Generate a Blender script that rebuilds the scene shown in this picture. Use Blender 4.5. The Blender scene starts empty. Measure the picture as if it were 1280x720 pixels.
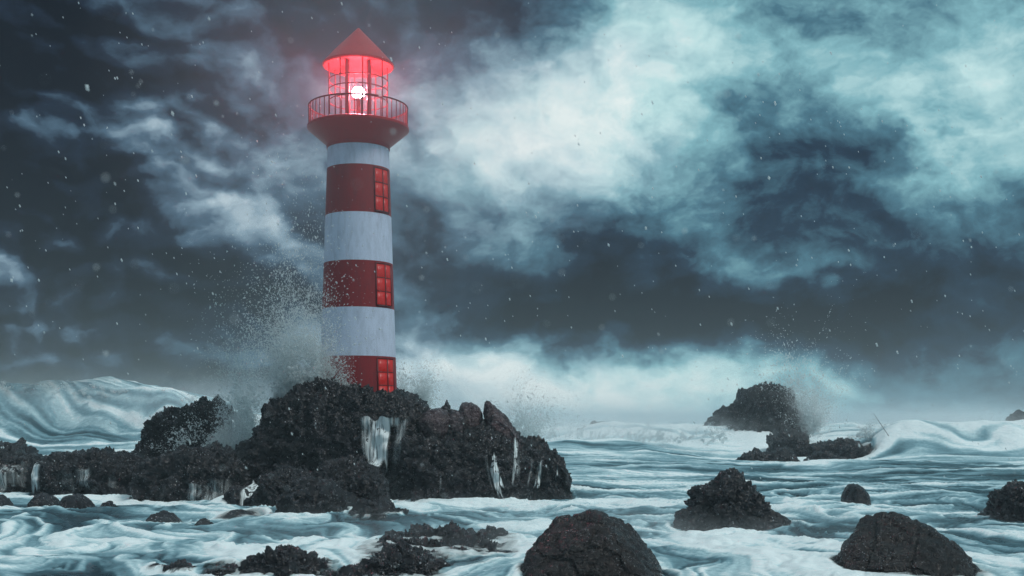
import bpy, bmesh, math, random
import numpy as np
from mathutils import Vector
from mathutils.bvhtree import BVHTree

random.seed(7)
rng = np.random.default_rng(7)
scene = bpy.context.scene
COL = scene.collection

# ------------------------------------------------------------------ camera
CAM_H = 5.0          # metres above mean sea level
FPX = 1400.0         # focal length, in photo pixels (photo 1280 wide)
HOR = 525.0          # the photo row of the sea horizon
cam = bpy.data.cameras.new("camera")
cam.sensor_width = 36.0
cam.lens = 36.0 * FPX / 1280.0
cam.shift_y = (HOR - 360.0) / 1280.0
cam.clip_start = 0.1
cam.clip_end = 9000.0
cam.dof.use_dof = True
cam.dof.focus_distance = 66.0
cam.dof.aperture_fstop = cam.lens / 1000.0 / 0.030
co = bpy.data.objects.new("camera", cam)
COL.objects.link(co)
co.location = (0, 0, CAM_H)
co.rotation_euler = (math.radians(90), 0, 0)
scene.camera = co


def P(px, py, Y):
    """the point at distance Y that is seen at photo pixel (px, py)"""
    return Vector(((px - 640.0) / FPX * Y, Y, CAM_H - (py - HOR) / FPX * Y))


# ------------------------------------------------------------------ world: storm clouds
SUN_AZ, SUN_EL = math.radians(114), math.radians(52)     # azimuth from +Y towards +X
world = bpy.data.worlds.new("World")
scene.world = world
world.use_nodes = True
world.cycles.sampling_method = 'MANUAL'
world.cycles.sample_map_resolution = 256
WT = world.node_tree
WT.nodes.clear()


class E:
    """tiny wrapper: python arithmetic to math nodes"""
    def __init__(s, tree, sock):
        s.t, s.s = tree, sock

    def _m(s, op, *a):
        n = s.t.nodes.new("ShaderNodeMath")
        n.operation = op
        for i, v in enumerate(a):
            if isinstance(v, E):
                s.t.links.new(v.s, n.inputs[i])
            else:
                n.inputs[i].default_value = v
        return E(s.t, n.outputs[0])

    def __add__(s, o): return s._m("ADD", s, o)
    __radd__ = __add__
    def __mul__(s, o): return s._m("MULTIPLY", s, o)
    __rmul__ = __mul__
    def __sub__(s, o): return s._m("SUBTRACT", s, o)
    def __rsub__(s, o): return s._m("SUBTRACT", o, s)
    def __truediv__(s, o): return s._m("DIVIDE", s, o)
    def m(s, op, *a): return s._m(op, s, *a)


def new(t, kind, **kw):
    n = t.nodes.new(kind)
    for k, v in kw.items():
        setattr(n, k, v)
    return n


def combine(t, x, y, z):
    n = new(t, "ShaderNodeCombineXYZ")
    for i, v in enumerate((x, y, z)):
        if isinstance(v, E):
            t.links.new(v.s, n.inputs[i])
        else:
            n.inputs[i].default_value = v
    return n.outputs[0]


def noise(t, vec, scale, detail=4, rough=0.5, dist=0.0, color=False):
    n = new(t, "ShaderNodeTexNoise")
    n.inputs["Scale"].default_value = scale
    n.inputs["Detail"].default_value = detail
    n.inputs["Roughness"].default_value = rough
    n.inputs["Distortion"].default_value = dist
    if vec is not None:
        t.links.new(vec, n.inputs["Vector"])
    return n.outputs["Color"] if color else E(t, n.outputs["Fac"])


def ramp(t, fac, stops, interp="LINEAR"):
    n = new(t, "ShaderNodeValToRGB")
    r = n.color_ramp
    r.interpolation = interp
    while len(r.elements) < len(stops):
        r.elements.new(0.5)
    for e, (p, c) in zip(r.elements, stops):
        e.position = p
        e.color = (*c, 1) if len(c) == 3 else c
    t.links.new(fac.s if isinstance(fac, E) else fac, n.inputs[0])
    return n.outputs[0]


def srgb(r, g, b):
    f = lambda c: (c / 255 / 12.92) if c / 255 <= 0.04045 else ((c / 255 + 0.055) / 1.055) ** 2.4
    return (f(r), f(g), f(b))


def mixc(t, fac, a, b, mode="MIX"):
    n = new(t, "ShaderNodeMix", data_type="RGBA", blend_type=mode)
    for s, v in ((n.inputs[0], fac), (n.inputs[6], a), (n.inputs[7], b)):
        if isinstance(v, E):
            t.links.new(v.s, s)
        elif isinstance(v, bpy.types.NodeSocket):
            t.links.new(v, s)
        elif isinstance(v, (int, float)):
            s.default_value = v
        else:
            s.default_value = (*v, 1)
    return n.outputs[2]


tc = new(WT, "ShaderNodeTexCoord")
sep = new(WT, "ShaderNodeSeparateXYZ")
WT.links.new(tc.outputs["Generated"], sep.inputs[0])
sx, sy, sz = (E(WT, sep.outputs[i]) for i in range(3))
az = sx.m("ARCTAN2", sy)                      # 0 towards +Y, positive to the right
el = sz.m("ARCSINE")
# cloud coordinates: the direction, stretched flat, so banks lie along the horizon
cvec = combine(WT, sx * 1.0, sy * 1.0, sz * 1.45)


def vadd(vec, col, k):
    s0 = new(WT, "ShaderNodeVectorMath", operation="SUBTRACT")
    WT.links.new(col, s0.inputs[0]); s0.inputs[1].default_value = (0.5, 0.5, 0.5)
    n = new(WT, "ShaderNodeVectorMath", operation="MULTIPLY_ADD")
    WT.links.new(s0.outputs[0], n.inputs[0]); n.inputs[1].default_value = (k, k, k)
    WT.links.new(vec, n.inputs[2])
    return n.outputs[0]


warp = noise(WT, cvec, 5.0, 2, 0.5, 0.0, color=True)
warp2 = noise(WT, cvec, 16.0, 4, 0.6, 0.0, color=True)
cw = vadd(vadd(cvec, warp, 0.10), warp2, 0.055)        # curled coordinates for the cloud detail
wsep = new(WT, "ShaderNodeSeparateColor")
WT.links.new(warp, wsep.inputs[0])
wsep2 = new(WT, "ShaderNodeSeparateColor")
WT.links.new(warp2, wsep2.inputs[0])
w1 = E(WT, wsep.outputs[0]) - 0.5
w2 = E(WT, wsep.outputs[1]) - 0.5
waz = az + w1 * 0.16 + (E(WT, wsep2.outputs[0]) - 0.5) * 0.11
wel = el + w2 * 0.10 + (E(WT, wsep2.outputs[1]) - 0.5) * 0.08


def blob(px, py, sxp, syp, amp, rot=0.0):
    """one cloud mass: centre and radii in photo pixels turned into angles on the sky"""
    a0 = math.atan((px - 640) / FPX)
    e0 = math.atan((HOR - py) / math.hypot(FPX, px - 640))
    ra, re = sxp / FPX, syp / FPX
    dx = waz - a0
    dy = wel - e0
    if rot:
        c, s = math.cos(math.radians(rot)), math.sin(math.radians(rot))
        dx, dy = dx * c + dy * s, dy * c - dx * s
    dx = dx * (1 / ra)
    dy = dy * (1 / re)
    q = dx.m("MULTIPLY", dx) + dy.m("MULTIPLY", dy)
    return (q * -1.0).m("EXPONENT") * amp


CLOUDS = [
    # px, py, radius x, radius y, amount, tilt
    (40, 100, 340, 250, -0.33, 0), (100, 400, 330, 110, -0.22, 0),
    (230, 60, 120, 26, 0.14, -30), (330, 110, 90, 30, 0.02, -35),
    (235, 235, 130, 50, 0.24, -38), (330, 285, 100, 34, 0.10, -25), (375, 215, 50, 55, 0.26, 0),
    (80, 235, 120, 18, 0.10, -20), (90, 190, 90, 16, 0.07, -18), (110, 290, 70, 10, 0.06, 0),
    (330, 440, 130, 70, 0.15, 0),
    (680, 40, 110, 55, -0.10, 0), (570, 30, 80, 60, -0.10, 0),
    (600, 170, 130, 80, 0.36, -10), (740, 190, 120, 60, 0.30, -15),
    (850, 50, 110, 110, 0.42, 30), (780, 130, 80, 60, 0.15, 0),
    (1080, 50, 160, 60, 0.18, -10), (1240, 60, 90, 90, 0.22, 0),
    (1225, 180, 90, 60, 0.30, -10), (1120, 115, 70, 30, 0.14, 0),
    (980, 210, 130, 60, -0.16, -10), (1130, 190, 70, 22, -0.14, -12),
    (760, 240, 60, 20, 0.10, 0), (640, 290, 120, 50, 0.12, -10),
    (990, 305, 90, 22, 0.20, -12), (900, 270, 60, 20, 0.10, -35),
    (830, 330, 200, 40, -0.12, 0), (740, 385, 190, 44, -0.32, 0), (1000, 372, 230, 50, -0.32, 0),
    (1230, 400, 150, 60, -0.22, 0), (1180, 300, 120, 60, -0.10, 0),
    (600, 490, 250, 66, 0.50, 0), (860, 495, 190, 60, 0.38, 0), (1230, 370, 90, 10, 0.08, -6),
    (1000, 470, 130, 30, 0.10, 0), (1150, 440, 120, 26, -0.10, 0), (1240, 495, 140, 30, -0.04, 0),
]
lay = None
for b_ in CLOUDS:
    g = blob(*b_)
    lay = g if lay is None else lay + g
LIT = (0.009, -0.003, 0.014)              # towards the light: gives the billows lit rims


def shifted(vec, k):
    n = new(WT, "ShaderNodeVectorMath", operation="ADD")
    WT.links.new(vec, n.inputs[0])
    n.inputs[1].default_value = tuple(x * k for x in LIT)
    return n.outputs[0]


def puff(vec, scale):
    v = new(WT, "ShaderNodeTexVoronoi", feature="F1")
    v.inputs["Scale"].default_value = scale
    v.inputs["Detail"].default_value = 2.0
    v.inputs["Roughness"].default_value = 0.55
    WT.links.new(vec, v.inputs["Vector"])
    return E(WT, v.outputs["Distance"])


n1 = noise(WT, cw, 4.0, 8, 0.60)
n2 = noise(WT, shifted(cw, 1.0), 4.0, 8, 0.60)
n3 = noise(WT, cw, 22.0, 3, 0.6)
pf1, pf2 = puff(cw, 8.0), puff(shifted(cw, 1.0), 8.0)
puffy = (0.20 - az * 2.6).m("MAXIMUM", 0.20).m("MINIMUM", 1.25)      # the bank on the left is lumpy, the right is soft
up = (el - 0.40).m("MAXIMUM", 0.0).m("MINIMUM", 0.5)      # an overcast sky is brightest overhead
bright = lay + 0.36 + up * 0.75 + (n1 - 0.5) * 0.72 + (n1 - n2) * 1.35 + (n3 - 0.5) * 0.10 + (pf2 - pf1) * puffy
stops = (0.0, 0.22, 0.42, 0.62, 0.82, 1.0)
cool = ramp(WT, bright, list(zip(stops, [srgb(8, 15, 26), srgb(30, 52, 72), srgb(74, 118, 136), srgb(132, 184, 194), srgb(192, 228, 230), srgb(234, 247, 245)])))
grey = ramp(WT, bright, list(zip(stops, [srgb(6, 10, 18), srgb(26, 38, 54), srgb(74, 100, 120), srgb(138, 164, 180), srgb(198, 216, 224), srgb(232, 241, 242)])))
tint = ((az * 2.6 + 0.50) + (n3 - 0.5) * 0.8 + (w2 * 1.6))
tint = new(WT, "ShaderNodeClamp").outputs[0] if False else tint.m("MINIMUM", 1.0).m("MAXIMUM", 0.0)
cloudcol = mixc(WT, tint, grey, cool)
skyt = new(WT, "ShaderNodeTexSky", sky_type="NISHITA")
skyt.sun_disc = False
skyt.sun_elevation = SUN_EL
skyt.sun_rotation = SUN_AZ
bgs = new(WT, "ShaderNodeBackground")
bgs.inputs[1].default_value = 0.06
WT.links.new(skyt.outputs[0], bgs.inputs[0])
bgc = new(WT, "ShaderNodeBackground")
bgc.inputs[1].default_value = 1.0
WT.links.new(cloudcol, bgc.inputs[0])
mxs = new(WT, "ShaderNodeMixShader")
mxs.inputs[0].default_value = 0.95          # the deck is closed: very little blue comes through
WT.links.new(bgs.outputs[0], mxs.inputs[1])
WT.links.new(bgc.outputs[0], mxs.inputs[2])
wo = new(WT, "ShaderNodeOutputWorld")
WT.links.new(mxs.outputs[0], wo.inputs[0])

# ------------------------------------------------------------------ sun (behind a thick deck)
sl = bpy.data.lights.new("sun", "SUN")
sl.energy = 1.5
sl.angle = math.radians(16)
sl.color = (1.0, 0.97, 0.93)
so = bpy.data.objects.new("sun", sl)
COL.objects.link(so)
sd = Vector((math.sin(SUN_AZ) * math.cos(SUN_EL), math.cos(SUN_AZ) * math.cos(SUN_EL), math.sin(SUN_EL)))
so.rotation_euler = sd.to_track_quat("Z", "Y").to_euler()

vs = scene.view_settings
vs.view_transform = "Standard"
vs.look = "None"
vs.exposure = 0.0
vs.gamma = 1.0
vs.use_curve_mapping = False
scene.cycles.volume_bounces = 10
scene.cycles.max_bounces = 32
scene.cycles.diffuse_bounces = 24
scene.cycles.transmission_bounces = 6
scene.cycles.glossy_bounces = 4
scene.cycles.transparent_max_bounces = 72
scene.cycles.use_denoising = True

# ------------------------------------------------------------------ numeric noise
def _h(ix, iy, iz, s):
    h = (ix.astype(np.uint32) * np.uint32(374761393)) ^ (iy.astype(np.uint32) * np.uint32(668265263)) \
        ^ (iz.astype(np.uint32) * np.uint32(2246822519)) ^ np.uint32((s * 3266489917 + 12345) & 0xffffffff)
    h = (h ^ (h >> np.uint32(13))) * np.uint32(1274126177)
    h = (h ^ (h >> np.uint32(16))) * np.uint32(2654435761)
    return ((h ^ (h >> np.uint32(15))) & np.uint32(0xffffff)).astype(np.float32) / np.float32(0xffffff)


def vn3(x, y, z, s=0):
    fx, fy, fz = np.floor(x), np.floor(y), np.floor(z)
    ix, iy, iz = fx.astype(np.int64), fy.astype(np.int64), fz.astype(np.int64)
    tx, ty, tz = x - fx, y - fy, z - fz
    tx, ty, tz = (t * t * t * (t * (t * 6 - 15) + 10) for t in (tx, ty, tz))
    r = 0
    for dx in (0, 1):
        wx = tx if dx else 1 - tx
        for dy in (0, 1):
            wy = ty if dy else 1 - ty
            for dz in (0, 1):
                wz = tz if dz else 1 - tz
                r = r + wx * wy * wz * _h(ix + dx, iy + dy, iz + dz, s)
    return r - 0.5


def vn2(x, y, s=0):
    fx, fy = np.floor(x), np.floor(y)
    ix, iy = fx.astype(np.int64), fy.astype(np.int64)
    tx, ty = x - fx, y - fy
    tx, ty = tx * tx * (3 - 2 * tx), ty * ty * (3 - 2 * ty)
    zz = np.zeros_like(ix)
    a, b = _h(ix, iy, zz, s), _h(ix + 1, iy, zz, s)
    c, d = _h(ix, iy + 1, zz, s), _h(ix + 1, iy + 1, zz, s)
    return (a * (1 - tx) + b * tx) * (1 - ty) + (c * (1 - tx) + d * tx) * ty - 0.5


def fbm2(x, y, o=4, s=0):
    r, a = 0, 1.0
    for i in range(o):
        r = r + a * vn2(x * 2 ** i + 17.3 * i, y * 2 ** i - 9.1 * i, s + i)
        x, y = 0.8 * x - 0.6 * y, 0.6 * x + 0.8 * y
        a *= 0.5
    return r


def fbm3(p, o=4, s=0, g=0.5):
    r, a = 0, 1.0
    for i in range(o):
        f = 2.03 ** i
        r = r + a * vn3(p[:, 0] * f + 5.2 * i, p[:, 1] * f - 3.7 * i, p[:, 2] * f + 1.9 * i, s + i)
        a *= g
    return r


def voro(p, s=0):
    c = np.floor(p).astype(np.int64)
    f1 = np.full(len(p), 9.0, np.float32)
    f2 = np.full(len(p), 9.0, np.float32)
    idn = np.zeros(len(p), np.float32)
    for dx in (-1, 0, 1):
        for dy in (-1, 0, 1):
            for dz in (-1, 0, 1):
                ix, iy, iz = c[:, 0] + dx, c[:, 1] + dy, c[:, 2] + dz
                q0, q1, q2 = _h(ix, iy, iz, s), _h(ix, iy, iz, s + 101), _h(ix, iy, iz, s + 202)
                d = (ix + q0 - p[:, 0]) ** 2 + (iy + q1 - p[:, 1]) ** 2 + (iz + q2 - p[:, 2]) ** 2
                closer = d < f1
                f2 = np.where(closer, f1, np.minimum(f2, d))
                idn = np.where(closer, q1, idn)
                f1 = np.where(closer, d, f1)
    return np.sqrt(f1), np.sqrt(f2), idn


def smooth(a, b, x):
    t = np.clip((x - a) / (b - a), 0, 1)
    return t * t * (3 - 2 * t)


# ------------------------------------------------------------------ object helpers
def tag(o, label=None, cat=None, group=None, kind=None):
    if label: o["label"] = label
    if cat: o["category"] = cat
    if group: o["group"] = group
    if kind: o["kind"] = kind
    return o


def link(name, me, mat=None, parent=None, smooth_=True):
    o = bpy.data.objects.new(name, me)
    COL.objects.link(o)
    if mat is not None and not me.materials:
        me.materials.append(mat)
    if parent is not None:
        o.parent = parent
    if smooth_:
        me.polygons.foreach_set("use_smooth", np.ones(len(me.polygons), bool))
    return o


def np_mesh(name, v, f):
    """v (n,3), f (m,k) arrays"""
    me = bpy.data.meshes.new(name)
    v = np.ascontiguousarray(v, np.float32)
    f = np.ascontiguousarray(f, np.int32)
    m, k = f.shape
    me.vertices.add(len(v))
    me.vertices.foreach_set("co", v.ravel())
    me.loops.add(m * k)
    me.loops.foreach_set("vertex_index", f.ravel())
    me.polygons.add(m)
    me.polygons.foreach_set("loop_start", np.arange(m, dtype=np.int32) * k)
    me.update(calc_edges=True)
    return me


def attr(me, name, a):
    at = me.attributes.new(name, "FLOAT", "POINT")
    at.data.foreach_set("value", np.ascontiguousarray(a, np.float32))


def material(name):
    m = bpy.data.materials.new(name)
    m.use_nodes = True
    t = m.node_tree
    return m, t, t.nodes["Principled BSDF"], t.nodes["Material Output"]


def objco(t):
    return new(t, "ShaderNodeNewGeometry").outputs["Position"]


def bump(t, bsdf, h, strength, dist):
    b = new(t, "ShaderNodeBump")
    b.inputs["Strength"].default_value = strength
    b.inputs["Distance"].default_value = dist
    t.links.new(h.s if isinstance(h, E) else h, b.inputs["Height"])
    t.links.new(b.outputs[0], bsdf.inputs["Normal"])


# ------------------------------------------------------------------ materials
def rock_material(name, dark, mid, brown, spk=1.0, fine=1.0):
    m, t, b, _ = material(name)
    p = objco(t)
    a = noise(t, p, 0.5 * fine, 5, 0.6)
    c = noise(t, p, 3.5 * fine, 6, 0.65)
    col = mixc(t, (a * 2.6 - 0.8).m("MAXIMUM", 0.0).m("MINIMUM", 1.0), dark, brown)
    col = mixc(t, (c * 6.5 - 3.3).m("MAXIMUM", 0.0).m("MINIMUM", 1.0), col, mid)
    # proud edges paler: highlights put into the colour, broken up by noise
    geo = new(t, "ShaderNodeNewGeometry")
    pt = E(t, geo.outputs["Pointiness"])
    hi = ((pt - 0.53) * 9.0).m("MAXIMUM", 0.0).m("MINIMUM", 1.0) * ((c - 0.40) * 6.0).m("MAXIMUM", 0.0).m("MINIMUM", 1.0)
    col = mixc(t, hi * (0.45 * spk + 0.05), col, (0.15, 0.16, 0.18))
    # salt and barnacle flecks, also wet glints put into the colour
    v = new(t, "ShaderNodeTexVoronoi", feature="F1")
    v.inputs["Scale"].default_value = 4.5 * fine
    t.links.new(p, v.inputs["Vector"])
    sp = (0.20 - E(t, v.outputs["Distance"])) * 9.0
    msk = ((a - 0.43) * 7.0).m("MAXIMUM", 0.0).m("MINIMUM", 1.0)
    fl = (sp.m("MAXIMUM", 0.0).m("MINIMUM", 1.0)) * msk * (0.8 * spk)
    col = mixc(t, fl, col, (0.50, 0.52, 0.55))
    t.links.new(col, b.inputs["Base Color"])
    r = (c * 0.9 - 0.25).m("MAXIMUM", 0.13).m("MINIMUM", 0.5)
    t.links.new(r.s, b.inputs["Roughness"])
    b.inputs["Specular IOR Level"].default_value = 0.5
    v2 = new(t, "ShaderNodeTexVoronoi", feature="F1")
    v2.inputs["Scale"].default_value = 3.0 * fine
    t.links.new(p, v2.inputs["Vector"])
    rg = (noise(t, p, 3.0 * fine, 4, 0.6) - 0.5).m("ABSOLUTE")
    hgt = noise(t, p, 2.6 * fine, 4, 0.6) * 1.6 + noise(t, p, 11.0 * fine, 3, 0.6) * 0.25 - E(t, v2.outputs["Distance"]) * 0.5 - rg * 1.4
    bump(t, b, hgt, 1.0, 0.26 / fine)
    return m


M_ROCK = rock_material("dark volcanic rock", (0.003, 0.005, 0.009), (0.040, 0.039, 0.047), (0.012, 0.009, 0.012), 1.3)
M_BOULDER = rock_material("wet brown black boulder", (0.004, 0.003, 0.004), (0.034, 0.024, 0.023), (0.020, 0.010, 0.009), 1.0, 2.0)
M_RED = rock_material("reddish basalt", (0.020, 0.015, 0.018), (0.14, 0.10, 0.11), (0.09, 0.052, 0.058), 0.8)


def water_material():
    m, t, b, out = material("churned sea water")
    at = new(t, "ShaderNodeAttribute", attribute_name="foam")
    al = new(t, "ShaderNodeAttribute", attribute_name="cover")
    p = objco(t)
    foam = E(t, at.outputs["Fac"])
    f1 = noise(t, p, 1.6, 5, 0.7, 1.2)
    mp = new(t, "ShaderNodeMapping")
    mp.inputs["Scale"].default_value = (1.1, 3.2, 1.0)
    t.links.new(p, mp.inputs[0])
    f2 = noise(t, mp.outputs[0], 1.5, 6, 0.75, 0.6)
    f = (foam + (f1 - 0.5) * 0.34 + (f2 - 0.5) * 0.50).m("MAXIMUM", 0.0).m("MINIMUM", 1.0)
    col = ramp(t, f, [(0.0, (0.012, 0.035, 0.048)), (0.3, (0.045, 0.115, 0.145)), (0.6, (0.20, 0.36, 0.42)),
                      (0.85, (0.52, 0.70, 0.74)), (1.0, (0.86, 0.93, 0.94))])
    t.links.new(col, b.inputs["Base Color"])
    ro = f * 0.75 + 0.22
    t.links.new(ro.m("MINIMUM", 0.9).s, b.inputs["Roughness"])
    b.inputs["IOR"].default_value = 1.33
    t.links.new(al.outputs["Fac"], b.inputs["Alpha"])
    bump(t, b, noise(t, p, 1.1, 5, 0.6, 0.8) + f2 * 0.5, 0.5, 0.22)
    return m


M_SEA = water_material()


def fall_material():
    m, t, b, out = material("falling white water")
    at = new(t, "ShaderNodeAttribute", attribute_name="cover")
    mp = new(t, "ShaderNodeMapping")
    mp.inputs["Scale"].default_value = (9.0, 1.0, 0.5)
    t.links.new(objco(t), mp.inputs[0])
    n = noise(t, mp.outputs[0], 1.0, 5, 0.65, 0.2)
    a = (E(t, at.outputs["Fac"]) * ((n - 0.36) * 4.5)).m("MAXIMUM", 0.0).m("MINIMUM", 0.85)
    t.links.new(a.s, b.inputs["Alpha"])
    b.inputs["Base Color"].default_value = (0.86, 0.94, 0.96, 1)
    b.inputs["Roughness"].default_value = 0.6
    return m


M_FALL = fall_material()
M_DROP = bpy.data.materials.new("spray droplet")
M_DROP.use_nodes = True
t_ = M_DROP.node_tree
t_.nodes.clear()
d_ = new(t_, "ShaderNodeBsdfDiffuse"); d_.inputs[0].default_value = (0.93, 0.985, 0.995, 1)
r_ = new(t_, "ShaderNodeBsdfTranslucent"); r_.inputs[0].default_value = (0.93, 0.985, 0.995, 1)
x_ = new(t_, "ShaderNodeMixShader"); x_.inputs[0].default_value = 0.5
t_.links.new(d_.outputs[0], x_.inputs[1]); t_.links.new(r_.outputs[0], x_.inputs[2])
tr_ = new(t_, "ShaderNodeBsdfTransparent")
y_ = new(t_, "ShaderNodeMixShader"); y_.inputs[0].default_value = 0.55
t_.links.new(tr_.outputs[0], y_.inputs[1]); t_.links.new(x_.outputs[0], y_.inputs[2])
t_.links.new(y_.outputs[0], new(t_, "ShaderNodeOutputMaterial").inputs[0])


def paint(name, col, rough=0.5, dirt=0.25, scale=1.0):
    m, t, b, _ = material(name)
    p = objco(t)
    mp = new(t, "ShaderNodeMapping")
    mp.inputs["Scale"].default_value = (1.6, 1.6, 0.35)
    t.links.new(p, mp.inputs[0])
    st = noise(t, mp.outputs[0], 1.8 * scale, 7, 0.65, 0.3)
    sp = noise(t, p, 6.0 * scale, 5, 0.7)
    k = ((st - 0.45) * 3.0).m("MAXIMUM", 0.0).m("MINIMUM", 1.0) * dirt + ((sp - 0.60) * 7.0).m("MAXIMUM", 0.0).m("MINIMUM", 1.0) * dirt
    c = mixc(t, k.m("MINIMUM", 1.0), col, tuple(x * 0.45 + y for x, y in zip(col, (0.012, 0.015, 0.018))))
    t.links.new(c, b.inputs["Base Color"])
    r = sp * 0.4 + rough * 0.6
    t.links.new(r.s, b.inputs["Roughness"])
    bump(t, b, noise(t, p, 5.0, 6, 0.6), 0.25, 0.03)
    return m


M_WHITE = paint("weathered white paint", (0.62, 0.68, 0.83), 0.6, 0.6)
M_REDP = paint("weathered red paint", (0.27, 0.007, 0.011), 0.45, 0.7)
M_ROOF = paint("red roof paint", (0.36, 0.007, 0.012), 0.4, 0.3)
M_IRON = paint("dark red iron", (0.13, 0.010, 0.014), 0.5, 0.3)
M_UNDER = paint("bright red enamel", (0.30, 0.01, 0.015), 0.4, 0.1)


def emit(name, col, strength, base=(0, 0, 0)):
    m, t, b, _ = material(name)
    b.inputs["Base Color"].default_value = (*base, 1)
    b.inputs["Emission Color"].default_value = (*col, 1)
    b.inputs["Emission Strength"].default_value = strength
    b.inputs["Roughness"].default_value = 0.4
    return m


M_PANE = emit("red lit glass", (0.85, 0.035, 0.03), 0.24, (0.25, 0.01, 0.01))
M_LAMP = emit("glowing lamp glass", (1.0, 0.55, 0.62), 60.0)

# ------------------------------------------------------------------ rocks
def ico(sub):
    bm = bmesh.new()
    bmesh.ops.create_icosphere(bm, subdivisions=sub, radius=1.0)
    v = np.array([x.co[:] for x in bm.verts], np.float32)
    f = np.array([[q.index for q in x.verts] for x in bm.faces], np.int32)
    bm.free()
    v /= np.linalg.norm(v, axis=1, keepdims=True)
    return v, f


ICO = {k: ico(k) for k in (5, 6, 7, 8)}
ROCKS = []                      # (object, world verts, faces)


def radial(outline, n=720):
    o = np.array(outline, float)
    c = 0.5 * (o.min(0) + o.max(0))
    r = np.zeros(n)
    th = np.arange(n) / n * 2 * np.pi
    for i, a in enumerate(th):
        d = np.array([math.cos(a), math.sin(a)])
        best = 0
        for k in range(len(o)):
            p, q = o[k] - c, o[(k + 1) % len(o)] - c
            e = q - p
            den = d[0] * e[1] - d[1] * e[0]
            if abs(den) < 1e-9:
                continue
            tt = (p[0] * e[1] - p[1] * e[0]) / den
            uu = (p[0] * d[1] - p[1] * d[0]) / den
            if tt > 0 and -1e-6 <= uu <= 1 + 1e-6:
                best = max(best, tt)
        r[i] = best
    return c, r


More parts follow.
